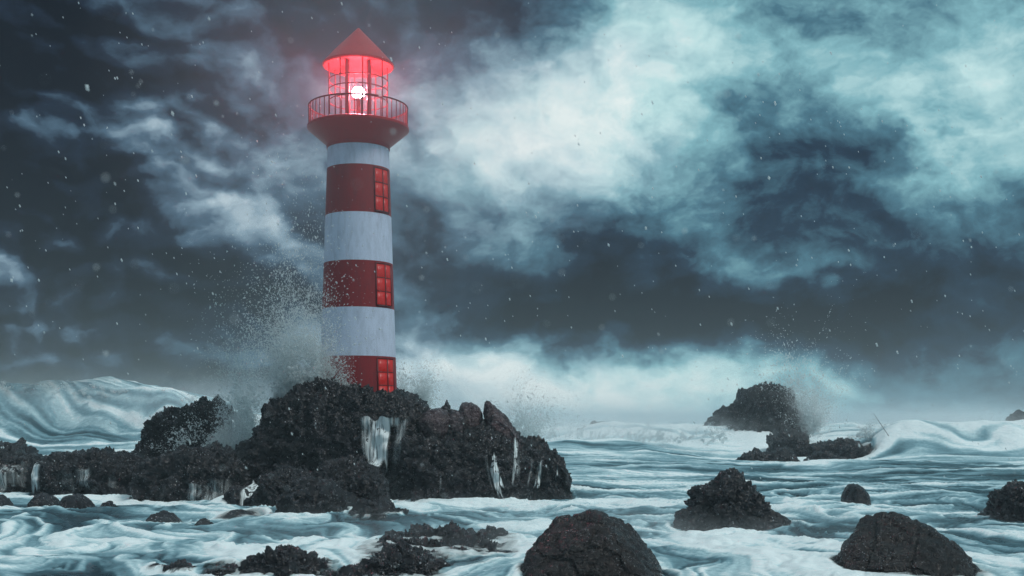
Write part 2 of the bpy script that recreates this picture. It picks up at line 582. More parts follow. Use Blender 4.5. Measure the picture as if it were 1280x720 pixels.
def rock(label, Y, outline, depth, style="clinker", sub=6, group=None, mat=None, amp=1.0, box=0.75,
         seed=None, lump=1.0, cut=0, lean=0.0, cat="rock", name="rock"):
    """one rock: its profile in metres, its own depth, then lumps, cracks and facets"""
    seed = len(ROCKS) * 13 + 5 if seed is None else seed
    out = [tuple(P(x, y, Y)[k] for k in (0, 2)) for x, y in outline]
    c, r = radial(out)
    n = len(r)
    k = 41
    rs = np.convolve(np.concatenate([r[-k:], r, r[:k]]), np.ones(2 * k + 1) / (2 * k + 1), "same")[k:-k]
    v, f = ICO[sub]
    rho = np.sqrt(v[:, 0] ** 2 + v[:, 2] ** 2)
    th = (np.arctan2(v[:, 2], v[:, 0]) / (2 * np.pi) * n) % n
    i0 = np.floor(th).astype(int) % n
    i1 = (i0 + 1) % n
    w = th - np.floor(th)
    ro = r[i0] * (1 - w) + r[i1] * w
    rsm = rs[i0] * (1 - w) + rs[i1] * w
    rr = rsm * (1 - rho ** 2) + ro * rho ** 2
    rb = rho ** box
    ca, sa = v[:, 0] / np.maximum(rho, 1e-5), v[:, 2] / np.maximum(rho, 1e-5)
    p = np.stack([c[0] + rr * rb * ca, Y + np.sign(v[:, 1]) * np.abs(v[:, 1]) ** box * depth, c[1] + rr * rb * sa], 1)
    # upper parts lie back from the front
    H = max(q[1] for q in out) - min(q[1] for q in out)
    p[:, 1] += lean * (p[:, 2] - c[1])
    size = min(H, depth * 2)
    dn = p - np.array([c[0], Y, c[1]])
    dn /= np.array([max(r.max(), .1), depth, max(H / 2, .1)]) ** 1.4
    dn /= np.linalg.norm(dn, axis=1, keepdims=True) + 1e-6
    if cut:
        rg = np.random.default_rng(seed)
        ctr = np.array([c[0], Y, c[1]])
        for _ in range(cut):
            nn = rg.normal(size=3)
            nn[2] = abs(nn[2]) * (0.35 if cut > 8 else 0.7) + 0.1
            nn[1] = -abs(nn[1]) if rg.random() < 0.75 else nn[1]
            nn[0] *= 0.25 if cut > 8 else 0.6
            nn /= np.linalg.norm(nn)
            d = (p - ctr) @ nn
            lim = d.max() * (rg.uniform(0.82, 0.93) if cut > 8 else rg.uniform(0.70, 0.88))
            over = np.maximum(d - lim, 0)
            p -= nn * (over * 0.8)[:, None]
    q = p + seed * 3.1
    if style == "clinker":
        d = fbm3(q * (1.6 / size), 3, seed) * 0.10 * size
        f1, f2, _ = voro(q / (0.95 * lump) + 0.35 * fbm3(q * 1.1, 2, seed + 3)[:, None], seed)
        d += (0.55 - f1) * 0.42 * lump - np.clip(0.10 - (f2 - f1), 0, 1) * 1.5 * lump
        _, _, i1_ = voro(q / (1.5 * lump) + 0.25 * fbm3(q * 1.7, 2, seed + 21)[:, None], seed + 20)
        _, _, i2_ = voro(q / (0.55 * lump) + 0.3 * fbm3(q * 3.3, 2, seed + 23)[:, None], seed + 22)
        d += (i1_ - 0.5) * 0.60 * lump + (i2_ - 0.5) * 0.30 * lump            # broken blocks standing proud
        f1, f2, _ = voro(q / (0.36 * lump), seed + 9)
        d += (0.5 - f1) * 0.10 * lump
        d += fbm3(q * 2.6 / lump, 4, seed + 5, 0.6) * 0.17 * lump
        d += (0.16 - np.abs(fbm3(q * 0.9 / lump, 3, seed + 7))) * 0.9 * lump       # sharp crests
        d += (0.14 - np.abs(fbm3(q * 3.1 / lump, 3, seed + 8, 0.6))) * 0.26 * lump
    else:
        d = fbm3(q * (1.4 / size), 4, seed) * 0.10 * size
        f1, f2, _ = voro(q / 1.7, seed)
        d -= np.clip(0.06 - (f2 - f1), 0, 1) * 2.0
        _, _, i1_ = voro(q / 1.3 + 0.2 * fbm3(q * 1.2, 2, seed + 31)[:, None], seed + 30)
        d += (i1_ - 0.5) * 0.10
        d += (0.14 - np.abs(fbm3(q * 1.1, 4, seed + 33, 0.6))) * 0.16
        f1, f2, _ = voro(q / 0.28, seed + 4)
        d += (0.5 - f1) * 0.055
        d += fbm3(q * 3.0, 5, seed + 2, 0.62) * 0.08
    p = p + dn * (d * amp)[:, None]
    base = Vector((float(c[0]), float(Y), min(0.0, float(p[:, 2].min()))))
    me = np_mesh(name, p - np.array(base[:]), f)
    o = link(name, me, mat or M_ROCK)
    o.location = base
    tag(o, label, cat, group)
    ROCKS.append((o, p, f))
    return o


GI = "rocks of the lighthouse island"
GL = "black ledge rocks on the left"
GW = "small rocks awash in the foam"
GD = "distant rocks in the right surf"
GB = "rocks along the bottom edge"

rock("massive dark rock block that carries the lighthouse on its top", 78,
     [(318, 630), (317, 575), (320, 530), (325, 508), (342, 496), (368, 488), (396, 478), (430, 481), (470, 484), (500, 492),
      (524, 508), (540, 530), (540, 600), (530, 660), (330, 660)], 7.5, sub=8, group=GI, box=0.55, lean=0.15, cut=9)
rock("broad cliff of black clinker right of the large waterfall, below a pointed spike", 76.5,
     [(480, 640), (478, 585), (486, 548), (505, 528), (540, 520), (590, 520), (630, 535), (655, 552), (672, 575),
      (680, 605), (650, 650), (600, 665), (520, 665)], 7.0, sub=8, group=GI, box=0.7, lean=0.2, cut=9)
rock("knobbly low rock at the far right end of the lighthouse island", 77,
     [(640, 620), (642, 585), (650, 560), (662, 550), (678, 553), (690, 563), (700, 579), (707, 594), (712, 625), (650, 650)],
     4.2, sub=7, group=GI, box=0.95)
rock("tall pointed spike of rock on the right shoulder of the lighthouse island", 76,
     [(603, 550), (606, 520), (608, 501), (616, 506), (628, 520), (642, 536), (654, 552), (658, 575), (640, 590), (605, 585)],
     2.4, sub=6, group=GI, box=0.9, lump=0.6, amp=0.7, mat=M_RED)
rock("smooth reddish boulder beside the top of the large waterfall", 74,
     [(524, 545), (526, 522), (536, 512), (550, 510), (560, 515), (566, 530), (566, 550), (545, 560)],
     2.0, "smooth", 5, GI, M_RED, box=0.8)
rock("narrow pale boulder wedged between the reddish boulder and a rounded lump", 74.2,
     [(560, 545), (560, 522), (564, 512), (573, 514), (580, 524), (582, 545), (572, 558)],
     1.6, "smooth", 5, GI, M_RED, box=0.8)
rock("small rounded lump on the island skyline left of the pointed spike", 76,
     [(572, 545), (573, 515), (578, 503), (590, 503), (602, 512), (606, 530), (600, 555), (580, 560)],
     1.8, "smooth", 5, GI, M_RED, box=0.85)
rock("tiny tooth of rock on the skyline above the reddish boulder", 76.5,
     [(550, 535), (552, 512), (558, 500), (563, 508), (566, 530), (558, 545)], 1.0, sub=5, group=GI, lump=0.4, box=0.9)
rock("rounded dark dome of rock low in front of the lighthouse block", 64.5,
     [(384, 640), (388, 602), (402, 586), (424, 577), (450, 577), (470, 588), (482, 604), (485, 630), (470, 668), (400, 668)],
     3.6, sub=7, group=GI, box=0.65)
rock("low clinker rock left of the dark dome, beside a small cascade", 64,
     [(324, 650), (322, 618), (332, 600), (350, 591), (374, 592), (392, 604), (404, 640), (400, 668), (330, 668)],
     3.4, sub=7, group=GI, box=0.65)
rock("jumbled rock heap at the waterline under the dark dome", 59,
     [(352, 655), (356, 632), (374, 614), (398, 604), (420, 610), (440, 626), (446, 650), (440, 690), (360, 690)],
     2.8, sub=6, group=GI, box=0.7)
rock("jagged waterline rock with a blunt right end below the dark dome", 56,
     [(432, 660), (440, 640), (456, 630), (478, 628), (492, 638), (503, 642), (502, 656), (494, 672), (480, 690), (440, 690)],
     2.2, sub=6, group=GI, box=0.8, lump=0.7)
rock("tall dark rock standing alone between the big wave and the lighthouse island", 88,
     [(188, 620), (187, 575), (189, 540), (193, 516), (204, 511), (220, 513), (240, 503), (258, 499), (276, 504), (290, 516),
      (298, 540), (302, 580), (300, 620)], 4.5, sub=7, group=GL, box=0.65, cut=6)
rock("black ledge at the left edge of the picture, left of the first waterfall", 82,
     [(-70, 640), (-70, 560), (-20, 552), (10, 558), (30, 566), (44, 574), (50, 590), (52, 640)], 5.0, sub=6, group=GL, box=0.5)
rock("long low ledge running right from the leftmost waterfall", 80,
     [(66, 640), (68, 578), (80, 571), (110, 568), (145, 566), (175, 570), (196, 578), (204, 600), (202, 640)],
     5.0, sub=7, group=GL, box=0.5)
rock("low sill of rock that the leftmost waterfall pours over", 83,
     [(36, 640), (38, 588), (50, 578), (66, 577), (80, 588), (82, 640)], 4.0, sub=5, group=GL, box=0.5, amp=0.5)
rock("long low ledge in front of the tall dark rock", 73,
     [(186, 650), (188, 590), (204, 576), (232, 568), (262, 563), (290, 568), (308, 580), (318, 602), (318, 660), (200, 660)],
     4.5, sub=7, group=GL, box=0.5)
rock("small rounded rock behind the ledge at the foot of the tall dark rock", 86,
     [(164, 600), (166, 572), (174, 561), (186, 559), (196, 566), (198, 600)], 2.0, sub=5, group=GL)
rock("small rounded rock between the ledge and the lighthouse block", 80,
     [(288, 600), (292, 570), (302, 559), (318, 556), (332, 564), (336, 600)], 2.2, sub=5, group=GL)
rock("flat topped wet rock under the cascade beside the low clinker rock", 68,
     [(288, 650), (290, 618), (300, 608), (318, 606), (330, 614), (332, 650)], 2.4, sub=5, group=GL, box=0.5, amp=0.6)
rock("wet stone shelf under the middle cascade of the left ledge", 77,
     [(160, 640), (162, 606), (172, 598), (186, 598), (194, 606), (195, 640)], 2.2, sub=5, group=GL, box=0.5, amp=0.6)
# rocks awash
for lab, Y, (x0, x1, y0, y1), dep in [
    ("dark hump in the foam under the leftmost waterfall, largest of its trio", 62, (72, 116, 621, 652), 1.5),
    ("dark hump left of the largest hump under the leftmost waterfall", 63.5, (36, 74, 620, 648), 1.3),
    ("dark hump in the foam touching the left edge of the picture", 63, (-16, 12, 622, 650), 1.4),
    ("tiny black stone alone in the foam right of the trio of humps", 62, (123, 147, 631, 648), 0.8),
    ("low smooth rock in the foam below the middle cascade", 54.5, (177, 230, 643, 678), 1.4),
    ("small smooth stone in the foam right of the low smooth rock", 52.5, (241, 270, 652, 672), 0.8),
    ("flat rock almost awash in front of the cascade by the clinker rock", 57, (268, 334, 642, 668), 1.3),
    ("small rock nearly swallowed by foam, far behind the boulder at the lower right", 67, (1053, 1086, 609, 640), 1.5),
    ("tiny stone alone in the foam left of the heap at the bottom edge", 38, (186, 206, 708, 735), 0.5),
]:
    w_, h_ = x1 - x0, y1 - y0
    y0 -= 4
    rock(lab, Y, [(x0, y1), (x0 + .08 * w_, y0 + .45 * h_), (x0 + .3 * w_, y0 + .05 * h_), (x0 + .5 * w_, y0), (x0 + .75 * w_, y0 + .2 * h_),
                  (x0 + .93 * w_, y0 + .5 * h_), (x1, y1)], dep, "smooth", 5, GW, box=0.85, amp=0.7)
# right water
rock("pyramid shaped rugged rock standing in the foam right of centre", 53,
     [(850, 668), (853, 630), (858, 616), (872, 606), (888, 606), (902, 594), (916, 588), (930, 597), (944, 612), (955, 628),
      (968, 638), (980, 652), (972, 675), (930, 705), (880, 700)], 2.7, sub=7, group=None, box=0.85, lump=0.6, cut=4, mat=M_ROCK)
rock("rugged rock cut off by the right edge of the picture", 56,
     [(1236, 690), (1237, 640), (1242, 620), (1254, 611), (1276, 604), (1300, 607), (1322, 625), (1330, 690)], 2.3, sub=6, lump=0.6)
B1 = [(646, 790), (650, 735), (655, 710), (664, 690), (682, 668), (700, 647), (714, 638), (738, 637), (762, 643), (786, 659),
      (810, 677), (828, 694), (841, 712), (850, 745), (856, 790)]
rock("large wet boulder at the bottom centre, left of the two big foreground boulders", 37, B1, 3.0, "smooth", 7,
     "big wet foreground boulders", M_BOULDER, box=0.85, cut=8, seed=11, lean=0.25, cat="boulder", name="boulder")
B2 = [(x + 388 + (2 if i % 2 else -1), y + 4 + (i % 3)) for i, (x, y) in enumerate(B1)]
rock("large wet boulder at the lower right with a narrow run of water down its side", 37, B2, 3.0, "smooth", 7,
     "big wet foreground boulders", M_BOULDER, box=0.85, cut=8, seed=12, lean=0.25, cat="boulder", name="boulder")
# bottom heap
rock("lumpy black rock at the bottom edge, left end of the heap", 38,
     [(300, 760), (302, 712), (312, 700), (328, 697), (344, 690), (366, 688), (384, 694), (404, 704), (416, 722), (416, 760)],
     1.8, sub=6, group=GB, lump=0.5, box=0.8)
rock("very low black rock at the bottom edge between two higher rocks of the heap", 37,
     [(396, 760), (404, 722), (430, 714), (460, 712), (490, 716), (512, 726), (512, 760)], 1.6, sub=6, group=GB, lump=0.5)
rock("small black rock at the bottom edge left of the heap", 37.5,
     [(202, 750), (207, 710), (222, 703), (238, 710), (240, 750)], 0.7, sub=5, group=GB, lump=0.4)
rock("low black stone almost cut off by the bottom edge", 37.5,
     [(250, 750), (256, 713), (276, 707), (298, 713), (302, 750)], 0.8, sub=5, group=GB, lump=0.4)
rock("dark rock bulging up at the right end of the bottom heap", 38.5,
     [(446, 760), (450, 716), (466, 700), (492, 690), (520, 696), (546, 704), (566, 722), (572, 760)], 2.6, sub=7, group=GB, lump=0.6, box=0.7)
rock("long reef lying half under a thin film of flowing water behind the bottom heap", 44,
     [(452, 730), (456, 696), (476, 682), (510, 677), (560, 678), (604, 683), (640, 696), (650, 730)], 6.5, sub=7, group=GB, lump=0.8, box=0.6)
rock("rough stone crest poking from the far right end of the reef", 49,
     [(590, 690), (596, 670), (610, 661), (628, 666), (638, 674), (644, 692)], 1.3, sub=5, group=GB, lump=0.5)
# distant
rock("tall distant rock with a square top, struck by a wave", 172,
     [(884, 590), (882, 535), (896, 521), (912, 512), (925, 506), (929, 491), (942, 483), (960, 481), (978, 483), (987, 490),
      (990, 508), (1000, 520), (1006, 540), (1010, 590)], 9.0, sub=7, group=GD, lump=1.6, box=0.75)
rock("dark rock in the surf just right of the tall distant rock", 152,
     [(962, 590), (964, 550), (972, 541), (988, 541), (1000, 550), (1016, 558), (1022, 590)], 3.5, sub=6, group=GD, lump=1.2)
rock("wide smooth rock veiled by surf, rightmost of the distant rocks in the open", 148,
     [(1006, 600), (1014, 562), (1034, 553), (1062, 551), (1080, 556), (1094, 572), (1096, 600)], 4.0, sub=6, group=GD, lump=1.2)
rock("low jagged rock in front of the tall distant rock", 134,
     [(914, 600), (920, 576), (932, 567), (948, 563), (962, 566), (978, 563), (992, 570), (1000, 582), (1002, 600)],
     2.2, sub=6, group=GD, lump=0.9)
rock("flat jagged rock right of the low jagged one in the surf", 136,
     [(1000, 600), (1006, 576), (1020, 568), (1036, 566), (1048, 572), (1062, 580), (1064, 600)], 2.0, sub=6, group=GD, lump=0.8)
rock("faint small rock far out behind the island's right end", 215,
     [(712, 560), (720, 538), (734, 531), (746, 529), (758, 531), (772, 538), (778, 560)], 4.0, sub=5, group=GD, lump=1.4)
rock("dark rock at the right edge of the picture on the far wave", 165,
     [(1258, 580), (1262, 535), (1270, 521), (1284, 517), (1306, 520), (1312, 580)], 5.0, sub=5, group=GD, lump=1.4)

# ------------------------------------------------------------------ sea surface
def px_of(X, Y):
    return X / np.maximum(Y, 1.0)


def bank(X, Y, yc, x0, x1, h, front, back, soft, s):
    """a wave: crest line near Y=yc from X=x0 to x1, steep on the front side"""
    wob = fbm2(X / 14 + s, X * 0 + s, 3, s) * 6.0 + fbm2(X / 3.2, Y / 3.5, 2, s + 2) * 0.8
    c = yc + wob
    hh = h * (1 + 0.26 * fbm2(X / 8 - s, X * 0 + 3.3, 4, s + 5))
    d = Y - c
    prof = np.where(d < 0, 1 / (1 + (d / front) ** 2) ** 1.6, 1 / (1 + (d / back) ** 2))
    side = smooth(x0 - soft, x0 + soft, X) * (1 - smooth(x1 - soft, x1 + soft, X))
    return hh * prof * side


def sea_height(X, Y):
    z = 0.34 * np.sin(0.16 * Y + 0.05 * X + 2.0 * fbm2(X / 30, Y / 30, 2, 3)) * smooth(36, 90, Y)
    z = z + 0.55 * fbm2(X / 9, Y / 5.0, 4, 11) * smooth(20, 70, Y)
    z = z + 0.38 * fbm2(X / 4.5, Y / 4.0, 4, 13) * (1 - smooth(60, 90, Y)) + 0.05
    z = z + 0.9 * fbm2(X / 26, Y / 10.0, 3, 15) * smooth(80, 150, Y)
    # banked-up water behind the left ledges
    z = z + 1.7 * smooth(80.5, 88, Y) * (1 - smooth(-22, -10, X)) * (1 - smooth(100, 160, Y))
    # the big breaker on the left, and the surf around the distant rocks
    z = z + bank(X, Y, 108, -160, -28, 5.9, 4.6, 16.0, 7.0, 31)
    z = z + bank(X, Y, 118, -48, -2, 2.6, 6.0, 14.0, 8.0, 37)
    z = z + bank(X, Y, 140, 0, 20, 2.7, 8.0, 12.0, 8.0, 41)
    z = z + bank(X, Y, 168, 8, 44, 3.8, 8.0, 14.0, 8.0, 43)
    z = z + bank(X, Y, 150, 48, 150, 4.4, 5.0, 12.0, 6.0, 47)
    z = z + bank(X, Y, 190, 30, 220, 2.8, 9.0, 18.0, 14.0, 53)
    z = z + bank(X, Y, 230, -240, 240, 2.8, 10.0, 18.0, 20.0, 59)
    z = z + bank(X, Y, 300, -320, 320, 3.0, 10.0, 26.0, 20.0, 61)
    lw = (1 - smooth(-40, -26, X)) * smooth(98, 104, Y) * (1 - smooth(112, 130, Y))
    z = z + lw * (0.6 * fbm2(X / 5.0, Y / 3.0, 4, 33))
    flat = np.exp(-((X - 33) / 11) ** 2 - ((Y - 132) / 8.5) ** 2)
    z = z * (1 - 0.85 * flat)
    return z


def build_sea():
    ys = [6.0]
    while ys[-1] < 6000:
        y = ys[-1]
        if y < 32: dy = 0.6
        elif y < 60: dy = 0.15
        elif 98 < y < 110: dy = 0.10
        elif y < 125: dy = 0.15 + (y - 60) / 65 * 0.17
        elif y < 200: dy = 0.36
        else: dy = 0.36 + (y - 200) * 0.09
        ys.append(y + dy)
    ys = np.array(ys, np.float32)
    nc = 940
    u = np.linspace(-1, 1, nc)
    u = u * 0.62 + u ** 5 * 0.5
    X = (u[None, :] * (ys[:, None] + 14)).astype(np.float32)
    Y = np.repeat(ys[:, None], nc, 1)
    nr = len(ys)
    Xf, Yf = X.ravel(), Y.ravel()
    z = sea_height(Xf, Yf).astype(np.float32)

    # rock discs that part the flow
    discs = []
    for o, p, f in ROCKS:
        m = np.abs(p[:, 2]) < 0.6
        if m.sum() < 10:
            m = np.ones(len(p), bool)
        q = p[m]
        discs.append((q[:, 0].mean(), q[:, 1].mean(), max((q[:, 0].max() - q[:, 0].min()) / 2, .3), max((q[:, 1].max() - q[:, 1].min()) / 2, .3)))
    # flow field on a coarse grid
    gx = np.arange(-140, 140.1, 0.5, dtype=np.float32)
    gy = np.arange(0, 260.1, 0.5, dtype=np.float32)
    GX, GY = np.meshgrid(gx, gy)
    VX = 0.55 + 0.45 * smooth(60, 80, GY) + 0 * GX
    VY = -0.10 - 0.95 * (1 - smooth(44, 70, GY))
    e = 0.35
    def pot(x, y):
        near = 1 - smooth(55, 85, y)
        return fbm2(x / 7.5, y / 7.0, 3, 71) * 9.0 * (0.35 + 0.65 * near) + fbm2(x / 2.6, y / 2.2, 2, 77) * 1.0 * near
    VX = VX + (pot(GX, GY + e) - pot(GX, GY - e)) / (2 * e)
    VY = VY - (pot(GX + e, GY) - pot(GX - e, GY)) / (2 * e)
    # on the big breaker the water pours down the face
    br = (1 - smooth(-44, -30, GX)) * smooth(92, 98, GY) * (1 - smooth(118, 126, GY))
    VX = VX * (1 - br) + br * (0.9 + 0.8 * fbm2(GX / 6, GY / 6, 2, 5))
    VY = VY * (1 - br) - br * (0.55 + 0.9 * fbm2(GX / 7, GY / 5, 2, 8))
    for cx, cy, rx, ry in discs:
        dx, dy = (GX - cx) / rx, (GY - cy) / ry
        d = np.sqrt(dx * dx + dy * dy) + 1e-4
        nx, ny = dx / rx, dy / ry
        nn = np.sqrt(nx * nx + ny * ny) + 1e-6
        nx, ny = nx / nn, ny / nn
        k = np.exp(-np.clip(d - 1, 0, 9) * 1.6)
        vn = VX * nx + VY * ny
        VX -= k * vn * nx
        VY -= k * vn * ny
    L = np.sqrt(VX ** 2 + VY ** 2) + 1e-3
    VX, VY = VX / L, VY / L

    def samp(G, x, y):
        fx = np.clip((x + 140) * 2, 0, len(gx) - 1.001)
        fy = np.clip(y * 2, 0, len(gy) - 1.001)
        ix, iy = fx.astype(np.int32), fy.astype(np.int32)
        tx, ty = fx - ix, fy - iy
        return (G[iy, ix] * (1 - tx) + G[iy, ix + 1] * tx) * (1 - ty) + (G[iy + 1, ix] * (1 - tx) + G[iy + 1, ix + 1] * tx) * ty

    fine = Yf < 215
    xf, yf = Xf[fine], Yf[fine]
    s1 = 0.16 + yf * 0.0032          # grain sizes grow slowly with distance, fine spray far out is not resolved
    wA = 1 - smooth(115, 150, yf)
    wF = 1 - smooth(80, 98, yf)        # the finest grain only nearby

    def grain(x, y):
        x1, y1 = 0.83 * x + 0.56 * y, -0.56 * x + 0.83 * y
        x2, y2 = 0.42 * x - 0.91 * y, 0.91 * x + 0.42 * y
        a = vn2(x1 / 0.22, y1 / 0.22, 90) * 1.1 * wF + vn2(x2 / 0.45, y2 / 0.45, 91) * 1.2
        b = vn2(x1 / 1.05, y1 / 1.05, 92)
        c = vn2(x2 / 2.7, y2 / 2.7, 93) * 0.55
        return (a * wA * 0.9 + b * (0.8 + 0.3 * (1 - wA)) + c * 0.8).astype(np.float32)
    acc = grain(xf, yf)
    wsum = 1.0
    K = 18
    for sgn in (1, -1):
        x, y = xf.copy(), yf.copy()
        for k in range(1, K + 1):
            st = 0.20 + yf * 0.0022
            vx, vy = samp(VX, x, y), samp(VY, x, y)
            x = x + sgn * vx * st
            y = y + sgn * vy * st
            w = 1 - (k / (K + 1)) ** 2
            acc += w * grain(x, y)
            wsum += w if sgn == 1 else w
    acc /= wsum
    acc /= acc.std()
    lic = np.zeros(len(Xf), np.float32)
    lic[fine] = acc
    far = ~fine
    lic[far] = fbm2(Xf[far] / 14, Yf[far] / 5, 3, 12) * 3
    # silky relief along the streaks
    lwz = (1 - smooth(-40, -26, Xf)) * smooth(94, 100, Yf) * (1 - smooth(124, 140, Yf))
    z = z + lic * (0.035 + 0.00045 * np.minimum(Yf, 200)) * (1 - 0.75 * lwz) + 0.16 * fbm2(Xf / 1.1, Yf / 0.9, 3, 131) * (1 - smooth(90, 200, Yf))

    # local slope of the height: crests and steep faces are whiter
    Z2 = z.reshape(nr, nc)
    # foam
    f = 0.63 + 0.27 * lic + 0.26 * fbm2(Xf / 11, Yf / 8, 3, 21) + 0.22 * fbm2(Xf / 3.5, Yf / 4.5, 3, 25)
    # open choppy water in the middle distance on the right is darker, with streaks lying across
    mid = smooth(58, 72, Yf) * (1 - smooth(112, 128, Yf)) * smooth(8, 22, Xf)
    f = f - mid * (0.16 + 0.9 * np.maximum(fbm2(Xf / 6.5, Yf / 2.0, 3, 29), 0))
    f = f + 0.20 * smooth(2.0, 4.5, z) + 0.24 * smooth(125, 150, Yf) 
    lw = (1 - smooth(-46, -36, Xf)) * smooth(96, 104, Yf) * (1 - smooth(124, 140, Yf))
    f = f - lw * 0.26 * (1 - smooth(-58, -44, Xf)) * (1 - smooth(5.5, 7.5, z)) + lw * (0.03 * lic + 0.04)
    prox = np.zeros_like(Xf)
    for cx, cy, rx, ry in discs:
        d = np.sqrt(((Xf - cx) / (rx + .4)) ** 2 + ((Yf - cy) / (ry + .4)) ** 2)
        prox = np.maximum(prox, np.exp(-np.clip(d - 1, 0, 9) * 2.2))
    f = f + prox * 0.22 * (lic * 0.6 + 0.9)
    f = f + 0.10 * (1 - smooth(38, 60, Yf))
    # cover: how thick the water lies over the rock beneath
    cover = np.ones(len(Xf), np.float32)
    for o, p, fc in ROCKS:
        mn, mx = p.min(0), p.max(0)
        sel = np.where((Xf > mn[0]) & (Xf < mx[0]) & (Yf > mn[1]) & (Yf < mx[1]))[0]
        if not len(sel):
            continue
        bv = BVHTree.FromPolygons(p.tolist(), fc.tolist())
        top = float(mx[2]) + 1
        rz = np.full(len(sel), -9.0, np.float32)
        rc = bv.ray_cast
        dn = Vector((0, 0, -1))
        xs, yy = Xf[sel].tolist(), Yf[sel].tolist()
        for i in range(len(sel)):
            h = rc((xs[i], yy[i], top), dn)[0]
            if h is not None:
                rz[i] = h.z
        th = z[sel] - rz
        soft = 0.30 + 0.0022 * Yf[sel]
        c = 1 - np.exp(-np.clip(th - 0.02, 0, 9) / soft)
        cover[sel] = np.minimum(cover[sel], c)
    torn = lw * smooth(6.2, 8.4, z + 0.5 * lic + 1.6 * fbm2(Xf / 1.5, Yf / 1.5, 3, 141))
    cover = cover * (1 - 0.75 * torn)
    hid = cover <= 0.0005
    idx = np.arange(nr * nc).reshape(nr, nc)
    F = np.stack([idx[:-1, :-1], idx[:-1, 1:], idx[1:, 1:], idx[1:, :-1]], -1).reshape(-1, 4)
    keep = ~hid[F].all(1)
    me = np_mesh("sea", np.stack([Xf, Yf, z], 1), F[keep])
    attr(me, "foam", np.clip(f, 0.0, 1.0))
    attr(me, "cover", cover)
    o = link("sea", me, M_SEA)
    tag(o, "churned white and teal sea water sweeping round the black rocks", kind="structure")
    return o


build_sea()
bed = link("seabed", np_mesh("seabed", np.array([(-6000, -40, -3.2), (6000, -40, -3.2), (6000, 6200, -3.2), (-6000, 6200, -3.2)]),
                             np.array([[0, 1, 2, 3]])), M_ROCK)
tag(bed, kind="structure")

# ------------------------------------------------------------------ waterfalls
BVHS = [(BVHTree.FromPolygons(p.tolist(), f.tolist())) for o, p, f in ROCKS]


def first_hit(x, z, y0):
    best = None
    for b in BVHS:
        h = b.ray_cast((x, y0, z), (0, 1, 0))[0]
        if h is not None and (best is None or h.y < best):
            best = h.y
    return best


def waterfall(label, Y, top, bot, strength=1.0, nu=26, nv=40, fade=0.0, lip=0.45):
    """top and bottom lines ((x0,y),(x1,y)) of the sheet, laid on the rock behind it"""
    G = np.zeros((nv, nu, 3))
    cov = np.zeros((nv, nu))
    sd_ = rng.random() * 50
    uu = np.linspace(0, 1, nu)
    strand = np.clip((fbm2(uu * nu / 5.5 + sd_, uu * 0 + 1, 2, 4) + 0.16) * 3.0, 0.0, 1.2)
    hh = bot[0][1] - top[0][1]
    rag = hh * lip * 1.2 * fbm2(uu * (nu / 7.0) + sd_, uu * 0 + 11, 3, 9)
    dropb = 1 - 0.35 * np.abs(fbm2(uu * 7 + sd_, uu * 0 + 7, 2, 6)) * 2           # each strand ends at its own height
    for j in range(nv):
        v = j / (nv - 1)
        v2 = v ** 1.5                                        # leaves the lip sideways, then plunges
        wob = 0.05 * float(fbm2(np.array([v * 3 + sd_]), np.array([2.0]), 2, 8)[0])
        for i in range(nu):
            u = i / (nu - 1)
            uw = u + wob
            px = (top[0][0] + (top[1][0] - top[0][0]) * uw) * (1 - v2) + (bot[0][0] + (bot[1][0] - bot[0][0]) * uw) * v2
            py = (top[0][1] + (top[1][1] - top[0][1]) * u + rag[i]) * (1 - v) + (bot[0][1] + (bot[1][1] - bot[0][1]) * u) * v
            w = P(px, py, Y)
            h = first_hit(w.x, w.z, Y - 7.0)
            G[j, i] = (w.x, h if h is not None else np.nan, w.z)
            edge = math.sin(math.pi * u) ** 1.3
            cov[j, i] = strength * edge * min(1, 8 * v + 0.3) * (strand[i] + max(0, 1 - 6 * v) * (0.8 if lip < 0.2 else 0.0)) \
                * min(1, max(0, (dropb[i] - v) * 9 + 0.25)) * (1 - fade * v)
    Yg = G[:, :, 1]
    m = np.nanmedian(Yg) if np.isfinite(Yg).any() else Y
    Yg[~np.isfinite(Yg)] = m + 0.5
    Yg = np.minimum(Yg, m + 3)
    for _ in range(3):
        Yg[:, 1:-1] = (Yg[:, :-2] + Yg[:, 1:-1] * 2 + Yg[:, 2:]) / 4
        Yg[1:-1] = (Yg[:-2] + Yg[1:-1] * 2 + Yg[2:]) / 4
    for j in range(1, nv):                          # water falls outwards, never back into the rock
        Yg[j] = np.minimum(Yg[j], Yg[j - 1] + 0.02)
    G[:, :, 1] = Yg - 0.12 - 0.12 * np.linspace(0, 1, nv)[:, None] + 0.05 * rng.standard_normal((1, nu))
    idx = np.arange(nu * nv).reshape(nv, nu)
    F = np.stack([idx[:-1, :-1], idx[1:, :-1], idx[1:, 1:], idx[:-1, 1:]], -1).reshape(-1, 4)
    c = G[-1].mean(0)
    me = np_mesh("waterfall", G.reshape(-1, 3) - c, F)
    attr(me, "cover", cov.ravel())
    o = link("waterfall", me, M_FALL)
    o.location = Vector(c.tolist())
    tag(o, label, "waterfall", "small waterfalls pouring off the rocks")


